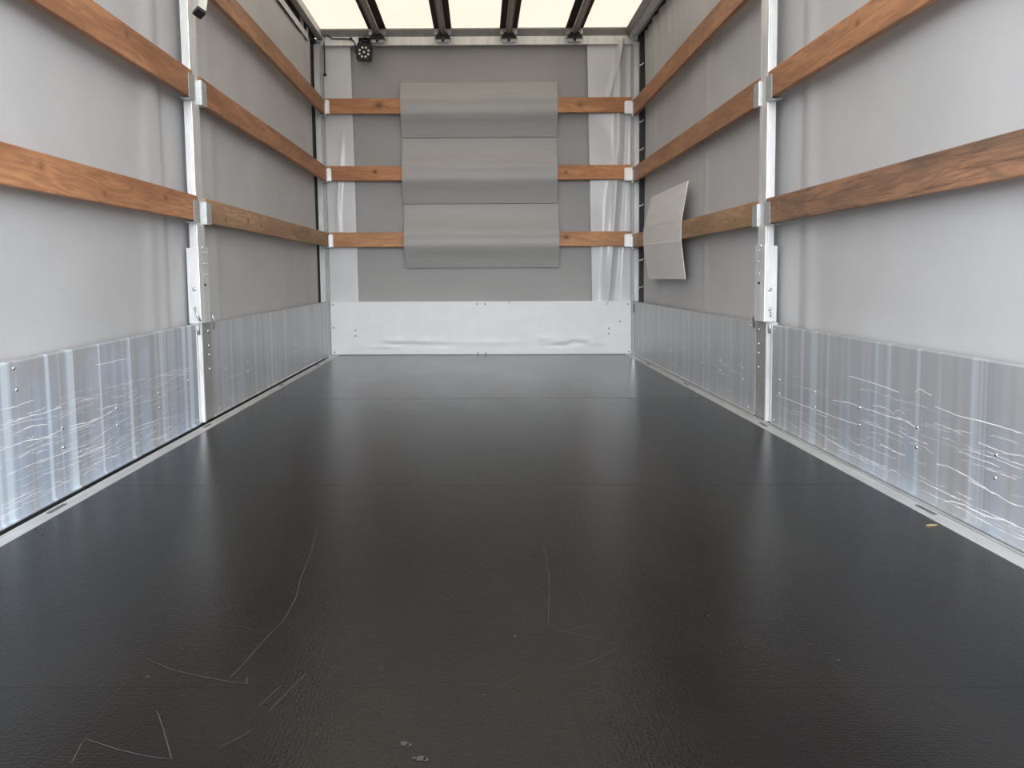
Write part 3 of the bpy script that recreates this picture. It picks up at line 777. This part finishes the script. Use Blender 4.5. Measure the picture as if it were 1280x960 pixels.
for a, b in zip(rim, rim[1:] + rim[:1]): mb.bm.faces.new((fr[a[0]][a[1]], fr[b[0]][b[1]], bk[b[0]][b[1]], bk[a[0]][a[1]]))
o = obj('hanging_plastic_sheet', mb, corr_v, origin=(1.08, 3.98, .552))
tag(o, 'small pale corrugated plastic sheet bent over the lowest far slat on the right wall', 'plastic sheet')

# ------------------------------------------------------------------ work light, cable, spare tube
t = thing('work_light', (-.80, 4.90, 2.21), 'small black square work light with nine round lenses under the roof beam, far left', 'lamp')
cx_, cz_, th = -.820, 2.134, math.radians(4)
def rot(x, z): return (cx_ + x * math.cos(th) + z * math.sin(th), cz_ - x * math.sin(th) + z * math.cos(th))
def rrect(w, h, r, n=4):
    p = []
    for (sx_, sz_, a0) in ((1, 1, 0), (-1, 1, 90), (-1, -1, 180), (1, -1, 270)):
        for k in range(n + 1):
            a = math.radians(a0 + 90 * k / n); p.append(rot(sx_ * (w - r) + r * math.cos(a), sz_ * (h - r) + r * math.sin(a)))
    return p
mb = MB().prism(rrect(.052, .056, .010), 'y', 4.890, 4.935)
for k in range(5):
    x = -.036 + .018 * k; a = rot(x, .02); mb.box((a[0] - .002, 4.935, a[1] - .06), (a[0] + .002, 4.952, a[1] + .03))
hs = obj('housing', mb, black_pl, t, lean=False)
mb = MB().prism(rrect(.052, .056, .010), 'y', 4.884, 4.8895)
fr_ = obj('bezel', mb, black_rub, t, lean=False)
pos = [(0, 0)] + [(.033 * math.cos(math.radians(22.5 + 45 * k)), .033 * math.sin(math.radians(22.5 + 45 * k)) ) for k in range(8)]
for x, z in pos:
    a = rot(x, z - .004)
    obj('led_lens', MB().dome((a[0], 4.8838, a[1]), (0, -1, 0), .0085, .004), led_m, fr_, lean=False)
mb = MB(); a = rot(0, .07)
mb.box((a[0] - .045, 4.895, a[1] - .020), (a[0] - .037, 4.925, a[1] + .030), .001); mb.box((a[0] + .030, 4.895, a[1] - .020), (a[0] + .038, 4.925, a[1] + .030), .001)
mb.box((a[0] - .045, 4.895, a[1] + .022), (a[0] + .038, 4.958, a[1] + .030), .001); mb.tube([(a[0] - .03, 4.91, a[1] + .008), (a[0] + .03, 4.91, a[1] + .008)], .012)
mb.tube([(a[0], 4.91, a[1] + .025), (a[0], 4.91, a[1] + .042)], .008)
obj('mounting_bracket', mb, black_rub, t, lean=False)
def tag_mesh(name, mb, m_, origin, label, cat, group=None, **kw):
    o = obj(name, mb, m_, origin=origin, **kw); tag(o, label, cat, group); return o
mb = MB().tube([(-1.088, 4.95, 1.99), (-1.086, 4.953, 2.10), (-1.087, 4.953, 2.20), (-1.082, 4.950, 2.262), (-1.055, 4.948, 2.262), (-1.03, 4.955, 2.243), (-.96, 4.956, 2.242), (-.895, 4.955, 2.240), (-.875, 4.94, 2.222), (-.862, 4.93, 2.19), (-.865, 4.945, 2.15), (-.845, 4.95, 2.11), (-.80, 4.95, 2.10)], .0045, 8)
mb.box((-1.096, 4.94, 1.985), (-1.076, 4.961, 2.002), .003); mb.box((-.905, 4.945, 2.232), (-.888, 4.960, 2.25), .003)
tag_mesh('lamp_cable', mb, black_rub, (-1.0, 4.955, 2.2), 'thin black cable running from the front left corner post to the work light', 'cable')
t = thing('spare_square_tube', (-1.040, 2.20, 1.545), 'square metal tube with a black plug, slanting up beside the left middle post', 'tube')
ax_ = Vector((-.085, .57, .817)).normalized(); u_ = Vector((1, 0, 0)) - ax_ * ax_.x; u_.normalize(); w_ = ax_.cross(u_)
c0 = Vector((-1.0335, 2.2, 1.542))
def sq_tube(r, d0, d1):
    mb = MB(); q = []
    for d in (d0, d1):
        q.append([mb.bm.verts.new(c0 + ax_ * d + r * (math.cos(math.pi / 2 * k + .1) * u_ + math.sin(math.pi / 2 * k + .1) * w_)) for k in range(4)])
    mb.bm.faces.new(q[0]); mb.bm.faces.new(q[1][::-1])
    for k in range(4): mb.bm.faces.new((q[0][k], q[0][(k + 1) % 4], q[1][(k + 1) % 4], q[1][k]))
    return mb
obj('tube_body', sq_tube(.024, .012, .62), alu_bright, t)
obj('end_plug', sq_tube(.0245, -.004, .012), black_pl, t)

# a sliver of wood left on the floor
mb = MB().prism([(1.000, .958), (1.012, .955), (1.027, .960), (1.014, .964)], 'z', .0005, .003)
tag_mesh('wood_splinter', mb, mat('splinter_wood', (.42, .34, .18), .8), (1.013, .96, 0), 'tiny yellowish wood splinter on the black floor near the right edge', 'splinter', lean=False)
